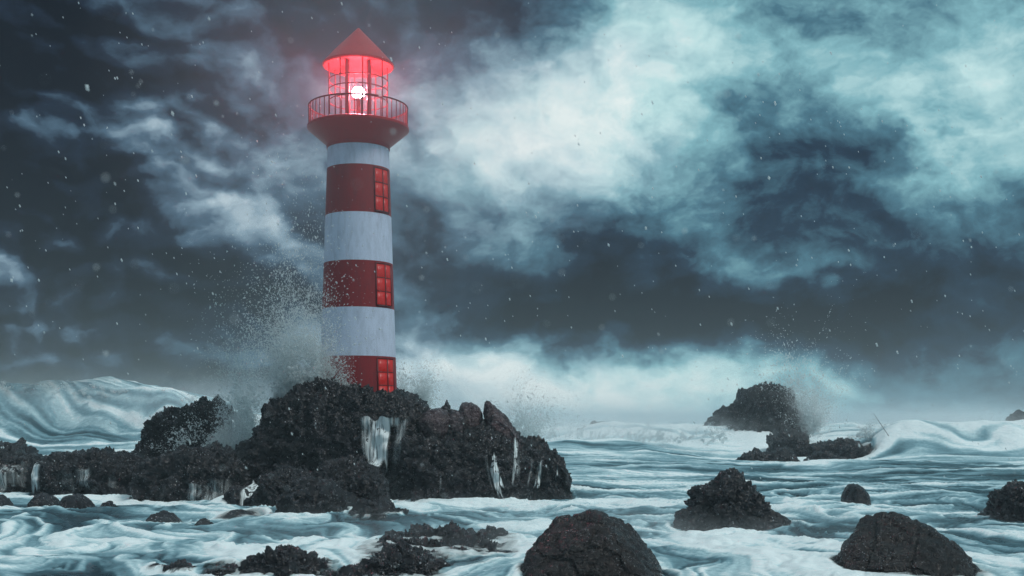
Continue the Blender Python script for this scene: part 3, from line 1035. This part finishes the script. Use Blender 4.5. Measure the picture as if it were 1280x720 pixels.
waterfall("tall white waterfall pouring down the middle of the lighthouse island", 74, ((452, 521), (516, 520)), ((464, 592), (506, 594)), 1.8, 40, 44, 0.35, 0.10)
waterfall("bright narrow waterfall arching onto the sea below the island's right side", 70, ((605, 577), (622, 577)), ((616, 624), (640, 624)), 2.2)
waterfall("faint upper waterfall just right of the bright narrow one", 71, ((632, 556), (650, 556)), ((622, 606), (652, 606)), 1.4, fade=0.5)
waterfall("small waterfall between the bright narrow one and the island's right end", 72, ((664, 574), (679, 574)), ((655, 611), (678, 611)), 1.6)
waterfall("thin streak of water at the extreme right end of the island", 74, ((693, 584), (699, 584)), ((690, 600), (697, 600)), 0.8)
waterfall("thin trickle low on the black cliff between the dome and the bright narrow waterfall", 69, ((546, 598), (551, 598)), ((544, 622), (550, 622)), 0.7, 8)
waterfall("leftmost waterfall, a bright pillar pouring through a gap in the ledge", 78, ((38, 578), (72, 577)), ((40, 617), (72, 618)), 2.2)
waterfall("veil of thin trickles on the ledge left of the leftmost waterfall", 78, ((-4, 584), (36, 582)), ((-4, 614), (36, 615)), 0.5)
waterfall("veil of thin trickles along the ledge between the left and middle cascades", 76, ((76, 588), (160, 590)), ((76, 616), (160, 620)), 0.42, 40)
waterfall("middle cascade dropping off the end of the long ledge", 75, ((162, 599), (194, 598)), ((164, 627), (192, 628)), 2.2)
waterfall("veil of thin trickles on the ledge in front of the tall dark rock", 69, ((196, 602), (292, 604)), ((196, 628), (292, 634)), 0.42, 44)
waterfall("right cascade spilling between the ledge and the low clinker rock", 66, ((294, 608), (328, 607)), ((296, 638), (326, 640)), 2.2)

# ------------------------------------------------------------------ lighthouse
TY = 78.0
K = TY / FPX
TX = P(448, 500, TY).x


def zpx(py):
    return CAM_H + (HOR - py) * K


root = bpy.data.objects.new("lighthouse", None)
COL.objects.link(root)
BASEZ = zpx(505)
root.location = (TX, TY, BASEZ)
tag(root, "tall red and white banded lighthouse with a glowing red lantern on the rocky island", "lighthouse")


def lathe(name, prof, mat, parent, seg=96, loc=(0, 0, 0), cap=False):
    """prof: (radius, z) list"""
    a = np.arange(seg) / seg * 2 * np.pi
    n = len(prof)
    v = np.array([[r * math.cos(t), r * math.sin(t), z] for r, z in prof for t in a])
    idx = np.arange(n * seg).reshape(n, seg)
    nx = np.roll(idx, -1, 1)
    F = np.stack([idx[:-1], nx[:-1], nx[1:], idx[1:]], -1).reshape(-1, 4)
    o = link(name, np_mesh(name, v, F), mat, parent)
    o.location = loc
    md = None
    o.data.polygons.foreach_set("use_smooth", np.ones(len(o.data.polygons), bool))
    try:
        o.data.set_sharp_from_angle(angle=math.radians(35))
    except Exception:
        pass
    return o


def rz(py):           # height above the tower base of photo row py
    return zpx(py) - BASEZ


def tower_r(z):
    z0, z1 = rz(490), rz(183)
    r0, r1 = 48.0 * K, 38.0 * K
    return r0 + (r1 - r0) * (z - z0) / (z1 - z0)


rows = [(520, 447, "red"), (447, 387.5, "white"), (387.5, 330.5, "red"), (330.5, 271.5, "white"), (271.5, 213, "red"), (213, 178, "white")]
for lo, hi, colr in rows:
    za, zb = rz(lo), rz(hi)
    pr = [(tower_r(za + (zb - za) * i / 6), za + (zb - za) * i / 6) for i in range(7)]
    o = lathe(colr + "_band", pr, M_REDP if colr == "red" else M_WHITE, root)

# tall curved windows on the right flank of each red band: 2 by 4 panes
def curved_box(name, a0, a1, z0, z1, r_in, r_out, mat, parent, n=6):
    v, F = [], []
    for i in range(n + 1):
        a = a0 + (a1 - a0) * i / n
        for z in (z0, z1):
            rr = tower_r(z)
            for dr in (r_in, r_out):
                v.append(((rr + dr) * math.sin(a), -(rr + dr) * math.cos(a), z))
    for i in range(n):
        b, c = i * 4, (i + 1) * 4
        F += [[b + 1, c + 1, c + 3, b + 3], [b, b + 2, c + 2, c], [b + 2, b + 3, c + 3, c + 2], [b, c, c + 1, b + 1]]
    F += [[0, 1, 3, 2], [n * 4, n * 4 + 2, n * 4 + 3, n * 4 + 1]]
    o = link(name, np_mesh(name, np.array(v), np.array(F)), mat, parent, smooth_=False)
    return o


for k, (lo, hi) in enumerate([(500, 449), (385.5, 332.5), (269.5, 215)]):
    z0, z1 = rz(lo), rz(hi)
    win = link("window", np_mesh("window", np.array([(tower_r(z0) * .6, -1, z0), (tower_r(z0) * .6, -1, z0 + .1), (tower_r(z0) * .6 + .1, -1, z0)]),
                                 np.array([[0, 1, 2]])), M_IRON, root)
    bpy.data.objects.remove(win)
    a0, a1 = math.radians(37), math.radians(72)
    fr = 0.07
    win = curved_box("window", a0, a1, z0, z0 + fr, -0.05, 0.10, M_IRON, root)      # the sill carries the window
    win["label"] = ["lowest red window, half hidden by the rock", "middle tall red window", "uppermost tall red window"][k]
    curved_box("frame", a0, a1, z1 - fr, z1, -0.05, 0.07, M_IRON, win)
    for a in (a0, (a0 + a1) / 2 + 0.02, a1):
        curved_box("frame", a - 0.014, a + 0.014, z0 + fr, z1 - fr, -0.05, 0.072, M_IRON, win, 1)
    am = (a0 + a1) / 2 + 0.02
    nz = 3
    for i in range(nz):
        pa, pb = z0 + fr + (z1 - z0 - 2 * fr) * i / nz, z0 + fr + (z1 - z0 - 2 * fr) * (i + 1) / nz
        for q0, q1 in ((a0 + .016, am - .016), (am + .016, a1 - .016)):
            curved_box("pane", q0, q1, pa + 0.035, pb - 0.035, -0.05, 0.03, M_PANE, win, 3)
        if i:
            for q0, q1 in ((a0 + .016, am - .016), (am + .016, a1 - .016)):
                curved_box("glazing_bar", q0, q1, pa - 0.032, pa + 0.032, -0.05, 0.06, M_IRON, win, 3)

# gallery
nz_ = rz(183)
gd = rz(160)          # deck rim height
R_D = 62.5 * K
R_N = 39.0 * K
gal = lathe("gallery", [(R_N - .1, nz_ - 0.25), (R_N + .02, nz_ - .22), (R_N + .02, nz_ - 0.02), (R_N + .12, nz_ + .1), (R_D, rz(163)), (R_D + .03, rz(162.6)),
                        (R_D + .03, gd + 0.02), (R_D - .04, gd + .06), (0.1, gd + .06)], M_ROOF, root)
rail_h = 25.5 * K


def torus(name, R, r, z, mat, parent, seg=96, ms=8):
    a = np.arange(seg) / seg * 2 * np.pi
    b = np.arange(ms) / ms * 2 * np.pi
    v = np.array([[(R + r * math.cos(q)) * math.cos(p), (R + r * math.cos(q)) * math.sin(p), z + r * math.sin(q)] for p in a for q in b])
    idx = np.arange(seg * ms).reshape(seg, ms)
    F = np.stack([idx, np.roll(idx, -1, 0), np.roll(np.roll(idx, -1, 0), -1, 1), np.roll(idx, -1, 1)], -1).reshape(-1, 4)
    return link(name, np_mesh(name, v, F), mat, parent)


def post_mesh(name, r, h, seg=8):
    a = np.arange(seg) / seg * 2 * np.pi
    v = np.array([[r * math.cos(t), r * math.sin(t), z] for z in (0, h) for t in a])
    idx = np.arange(2 * seg).reshape(2, seg)
    F = np.stack([idx[0], np.roll(idx[0], -1), np.roll(idx[1], -1), idx[1]], -1)
    return np_mesh(name, v, F)


torus("handrail", R_D - 0.08, 0.055, gd + rail_h, M_IRON, gal)
bal = post_mesh("baluster", 0.032, rail_h - 0.06)
for i in range(48):
    a = (i + 0.5) / 48 * 2 * math.pi
    o = link("baluster", bal, M_IRON, gal)
    o.location = ((R_D - .08) * math.cos(a), (R_D - .08) * math.sin(a), gd + 0.05)

# lantern room
lan = lathe("lantern_room", [(R_N - .35, gd + .06), (R_N - .33, gd + 0.30), (R_N - .45, gd + .34), (0.9, gd + .36), (0.05, gd + 0.38)], M_IRON, root)
roof_z = rz(82.5)
RL = 36.5 * K
lp = post_mesh("lantern_post", 0.045, roof_z - gd)
for i in range(8):
    a = (i + 0.35) / 8 * 2 * math.pi
    o = link("lantern_post", lp, M_IRON, lan)
    o.location = (RL * math.cos(a), RL * math.sin(a), gd + .03)
ip = post_mesh("inner_post", 0.15, roof_z - gd - .1, 12)
for i in range(4):
    a = math.radians(45 + 90 * i + 6)
    o = link("inner_post", ip, M_IRON, lan)
    o.location = (1.05 * math.cos(a), 1.05 * math.sin(a), gd + .3)
for py in (102, 114, 128):
    torus("lantern_ring", RL, 0.04, rz(py), M_IRON, lan)
R_R = 44.5 * K
apex = rz(35)
lathe("roof", [(R_R - .12, roof_z - .10), (R_R, roof_z - .02), (R_R, roof_z + .06), (R_R * .62, roof_z + (apex - roof_z) * .42), (0.10, apex - .06), (0.02, apex)], M_ROOF, root)
lathe("roof_soffit", [(R_R - .12, roof_z - .10), (R_R - .3, roof_z + .02), (0.9, roof_z + .30), (0.02, roof_z + 0.32)], M_UNDER, root)
lz = rz(116)
lamp = lathe("lamp", [(0.02, -.42), (.25, -.36), (.42, -.16), (.46, 0), (.42, .16), (.25, .36), (.02, .42)], M_LAMP, root, 32, (0, 0, lz))
lathe("lamp_pedestal", [(.45, gd + .36), (.42, gd + .5), (.16, gd + .62), (.14, lz - .48), (.3, lz - .42), (0.02, lz - .42)], M_IRON, root, 32)
L = bpy.data.lights.new("lamp_light", "POINT")
L.energy = 21000.0
L.color = (1.0, 0.16, 0.22)
L.shadow_soft_size = 0.5
lo_ = bpy.data.objects.new("lamp_light", L)
COL.objects.link(lo_)
lo_.parent = root
lo_.location = (0, 0, lz)

# ------------------------------------------------------------------ spray
TET = np.array([[1, 1, 1], [1, -1, -1], [-1, 1, -1], [-1, -1, 1]], float) * 0.6
OCT = np.array([[1, 0, 0], [-1, 0, 0], [0, 1, 0], [0, -1, 0], [0, 0, 1], [0, 0, -1]], float)
OF = np.array([[0, 2, 4], [2, 1, 4], [1, 3, 4], [3, 0, 4], [2, 0, 5], [1, 2, 5], [3, 1, 5], [0, 3, 5]])


def droplets(name, pts, size, label, vel=None, oct_=False):
    n = len(pts)
    base = OCT if oct_ else TET
    fc = OF if oct_ else np.array([[0, 1, 2], [0, 3, 1], [0, 2, 3], [1, 3, 2]])
    r = rng.normal(size=(n, 3, 3))
    q, _ = np.linalg.qr(r)
    s = size[:, None, None]
    v = np.einsum("nij,kj->nki", q, base) * s
    if vel is not None:                        # drops are drawn out a little along their way
        d = vel / (np.linalg.norm(vel, axis=1, keepdims=True) + 1e-6)
        along = np.einsum("nki,ni->nk", v, d)
        v = v + along[:, :, None] * d[:, None, :] * 1.1
    v = v + pts[:, None, :]
    k = len(base)
    F = (fc[None] + (np.arange(n) * k)[:, None, None]).reshape(-1, 3)
    o = link(name, np_mesh(name, v.reshape(-1, 3), F), M_DROP)
    tag(o, label, kind="stuff")
    return o


def burst(name, label, origins, n, up, spread, side, size, drift=(0, 0), clump=True):
    """thrown water: many jets, each a thinning string of drops on a ballistic path"""
    P_, V_, S_ = [], [], []
    njet = max(8, n // 160)
    for j in range(njet):
        o = np.array(origins[rng.integers(len(origins))]) + rng.normal(0, .35, 3)
        v0 = np.array([rng.normal(drift[0], side), rng.normal(drift[1], spread), abs(rng.normal(up, up * .33))])
        m = n // njet
        t = rng.beta(1.3, 1.5, m) * v0[2] / 9.8 * 1.35
        vv = v0 * (1 + rng.normal(0, .09, (m, 1))) + rng.normal(0, .45, (m, 3)) * (0.3 + t[:, None])
        p = o + vv * t[:, None]
        p[:, 2] -= 4.9 * t * t
        p += rng.normal(0, 0.10, p.shape)
        # clumps
        keep = (vn3(p[:, 0] / .8, p[:, 1] / .8, p[:, 2] / .8, 5) + vn3(p[:, 0] / .3, p[:, 1] / .3, p[:, 2] / .3, 6)) > -0.12
        if not clump:
            keep[:] = True
        w = vv.copy(); w[:, 2] -= 9.8 * t
        P_.append(p[keep]); V_.append(w[keep])
    p, v = np.concatenate(P_), np.concatenate(V_)
    s = size * rng.lognormal(0, .5, len(p))
    return droplets(name, p, s, label, v)


def pts_(*l):
    return [tuple(P(*q)) for q in l]


burst("spray", "tall burst of white spray thrown up on the left side of the lighthouse",
      pts_((372, 500, 75.5), (384, 496, 75.5), (396, 496, 75), (360, 500, 76), (350, 505, 77)), 52000, 9.0, .7, 1.05, 0.021, (0.1, 0))
burst("spray", "dense white foot of the spray burst beside the lighthouse",
      pts_((372, 500, 75.5), (384, 496, 75.5), (396, 496, 75), (360, 500, 76), (415, 494, 75)), 30000, 4.8, .6, 1.5, 0.021, (0.1, 0))
burst("spray", "dense spray leaping up between the tall dark rock and the island",
      pts_((302, 575, 82), (296, 565, 83), (306, 560, 84), (300, 545, 84)), 26000, 8.5, .8, 1.1, 0.024, (0.4, 0))
burst("spray", "low fan of spray washing over the ledge before the tall dark rock",
      pts_((240, 585, 80), (255, 582, 80), (275, 580, 80), (290, 575, 81)), 22000, 4.6, .8, 1.7, 0.024, (0.6, 0))
burst("spray", "small burst of spray behind the right foot of the lighthouse",
      pts_((505, 508, 86), (520, 512, 86), (530, 515, 86)), 12000, 5.0, .8, 1.5, 0.022, (.3, 0), False)
burst("spray", "thin spray rising behind the right shoulder of the island",
      pts_((640, 545, 92), (655, 550, 92), (668, 552, 92)), 10000, 5.5, 1.0, 1.8, 0.020, (.3, 0), False)
burst("spray", "wide plume of spray breaking over the tall distant rock",
      pts_((985, 540, 168), (1000, 545, 166), (1012, 545, 165), (1020, 540, 165), (992, 520, 168)), 36000, 8.6, 2.0, 2.6, 0.040, (.3, 0))
burst("spray", "fine spray along the crest of the far wave on the right",
      pts_(*[(1060 + 11 * i, 548, 150) for i in range(22)]), 16000, 3.6, 1.5, 2.6, 0.028, (1.5, 0), False)
burst("spray", "fine spray blowing off the far surf right of the island",
      pts_(*[(650 + 11 * i, 548, 150) for i in range(24)]), 14000, 3.4, 1.5, 2.6, 0.028, (1.5, 0), False)
burst("spray", "fine spray torn off the crest of the big wave at the left",
      pts_(*[(-10 + 11 * i, 487 + i * .6, 108) for i in range(24)]), 9000, 2.0, 1.0, 1.6, 0.02, (1.5, 0), False)

# fine spindrift hanging everywhere in the air; the nearest drops blur
def air():
    n = 1250
    Yd = 6 + 84 * rng.random(n) ** 0.8
    X = (rng.random(n) - .5) * 1.25 * Yd
    Z = CAM_H + (rng.random(n) * .55 - .06) * Yd
    ok = (Z > 1.2) & (Z < 30)
    p = np.stack([X, Yd, Z], 1)[ok]
    s = 0.00042 * p[:, 1] * rng.lognormal(0, .45, len(p)) + .002
    droplets("airborne_drops", p, s, "fine drops of spindrift hanging in the air over the whole scene",
             np.tile(np.array([[.6, 0, -1.5]]), (len(p), 1)), True)
    n = 170
    Yd = 1.6 + 4.5 * rng.random(n)
    X = (rng.random(n) - .5) * 1.1 * Yd
    Z = CAM_H + (rng.random(n) * .48 - .08) * Yd
    p = np.stack([X, Yd, Z], 1)
    s = 0.0011 * p[:, 1] * rng.lognormal(0, .4, n)
    droplets("airborne_drops", p, s, "larger drops of spindrift close to the viewer", None, True)


air()

# ------------------------------------------------------------------ the thin pole in the surf
def pole():
    a, b = P(1111, 545, 146), P(1092, 517, 146)
    d = b - a
    prof = [(0.04, 0), (0.032, d.length * .5), (0.018, d.length)]
    o = lathe("pole", prof, M_ROCK, None, 10)
    o.location = a
    o.rotation_euler = d.to_track_quat("Z", "Y").to_euler()
    tag(o, "thin dark pole leaning left out of the far surf", "pole")


pole()

# ------------------------------------------------------------------ the wet air
def haze():
    bm = bmesh.new()
    bmesh.ops.create_cube(bm, size=1.0)
    me = bpy.data.meshes.new("haze")
    bm.to_mesh(me); bm.free()
    o = bpy.data.objects.new("haze", me)
    COL.objects.link(o)
    o.scale = (13000, 6400, 35.5)
    o.location = (0, 3100, -4.3 + 35.5 / 2)
    m = bpy.data.materials.new("sea haze")
    m.use_nodes = True
    t = m.node_tree
    t.nodes.clear()
    v = new(t, "ShaderNodeVolumePrincipled")
    v.inputs["Color"].default_value = (0.80, 0.90, 0.94, 1)
    v.inputs["Density"].default_value = 0.0005
    v.inputs["Anisotropy"].default_value = 0.0
    out = new(t, "ShaderNodeOutputMaterial")
    t.links.new(v.outputs[0], out.inputs["Volume"])
    me.materials.append(m)
    tag(o, kind="stuff")
    return o


haze()


def glow_mist():
    """mist added round the lantern to give the lamp a glow, thinning outwards"""
    bm = bmesh.new()
    bmesh.ops.create_icosphere(bm, subdivisions=4, radius=20.0)
    me = bpy.data.meshes.new("mist")
    bm.to_mesh(me); bm.free()
    o = bpy.data.objects.new("mist", me)
    COL.objects.link(o)
    o.location = (TX, TY, zpx(116))
    m = bpy.data.materials.new("lamp glow mist")
    m.use_nodes = True
    t = m.node_tree
    t.nodes.clear()
    tc_ = new(t, "ShaderNodeTexCoord")
    ln = new(t, "ShaderNodeVectorMath", operation="LENGTH")
    t.links.new(tc_.outputs["Object"], ln.inputs[0])
    r = (1.0 - E(t, ln.outputs["Value"]) * (1 / 20.0)).m("MAXIMUM", 0.0)
    v = new(t, "ShaderNodeVolumePrincipled")
    v.inputs["Color"].default_value = (0.9, 0.9, 0.92, 1)
    t.links.new((r.m("POWER", 1.3) * 0.013 + r.m("POWER", 16.0) * 0.02).s, v.inputs["Density"])  # added mist, denser at the core to shape the lamp's halo
    out = new(t, "ShaderNodeOutputMaterial")
    t.links.new(v.outputs[0], out.inputs["Volume"])
    me.materials.append(m)
    m.cycles.volume_step_rate = 1.0
    tag(o, "thin mist added round the lantern to carry its glow", kind="stuff")


glow_mist()


def plume(label, c, rad, dens, seed):
    """the fine part of a burst of spray: a drifting body of mist, dense at its foot"""
    bm = bmesh.new()
    bmesh.ops.create_icosphere(bm, subdivisions=4, radius=1.0)
    for v in bm.verts:
        v.co = Vector((v.co.x * rad[0], v.co.y * rad[1], v.co.z * rad[2]))
    me = bpy.data.meshes.new("spray_mist")
    bm.to_mesh(me); bm.free()
    o = bpy.data.objects.new("spray_mist", me)
    COL.objects.link(o)
    o.location = c
    m = bpy.data.materials.new("spray mist")
    m.use_nodes = True
    t = m.node_tree
    t.nodes.clear()
    tc_ = new(t, "ShaderNodeTexCoord")
    sc_ = new(t, "ShaderNodeVectorMath", operation="DIVIDE")
    t.links.new(tc_.outputs["Object"], sc_.inputs[0])
    sc_.inputs[1].default_value = rad
    ln = new(t, "ShaderNodeVectorMath", operation="LENGTH")
    t.links.new(sc_.outputs[0], ln.inputs[0])
    n = noise(t, tc_.outputs["Object"], 0.55 + 0.13 * (seed % 3), 4, 0.62, 0.8)
    r = 1.0 - E(t, ln.outputs["Value"])
    d = (r * 1.5 + (n - 0.56) * 3.4).m("MAXIMUM", 0.0) * r.m("MAXIMUM", 0.0) * dens
    v = new(t, "ShaderNodeVolumePrincipled")
    v.inputs["Color"].default_value = (0.97, 0.98, 0.99, 1)
    t.links.new(d.s, v.inputs["Density"])
    out = new(t, "ShaderNodeOutputMaterial")
    t.links.new(v.outputs[0], out.inputs["Volume"])
    me.materials.append(m)
    tag(o, label, kind="stuff")


plume("soft white mist of the spray burst beside the lighthouse", P(385, 460, 75.5), (3.8, 1.8, 4.6), 0.5, 0)
plume("white mist between the tall dark rock and the island", P(296, 545, 82.5), (2.4, 2.0, 3.4), 0.8, 1)
plume("white mist drifting behind the island's right shoulder", P(600, 520, 96), (12.0, 5.0, 3.4), 0.25, 2)
plume("white mist round the tall distant rock", P(1005, 520, 166), (7.5, 5.0, 6.0), 0.3, 1)
plume("low mist over the far surf right of the island", P(760, 540, 150), (28.0, 10.0, 4.8), 0.16, 0)
plume("low mist over the far wave at the right", P(1180, 535, 152), (26.0, 8.0, 5.0), 0.14, 2)
plume("thin white mist over the water among the near rocks", Vector((3, 52, 0.0)), (34.0, 22.0, 1.5), 0.036, 1)
plume("mist blowing off the right end of the big wave", P(270, 505, 106), (13.0, 5.0, 4.0), 0.14, 2)
plume("mist hanging along the big wave at the left", P(90, 500, 104), (22.0, 5.0, 4.6), 0.05, 0)
plume("mist behind the foot of the lighthouse", P(520, 490, 92), (8.0, 4.0, 3.6), 0.18, 1)
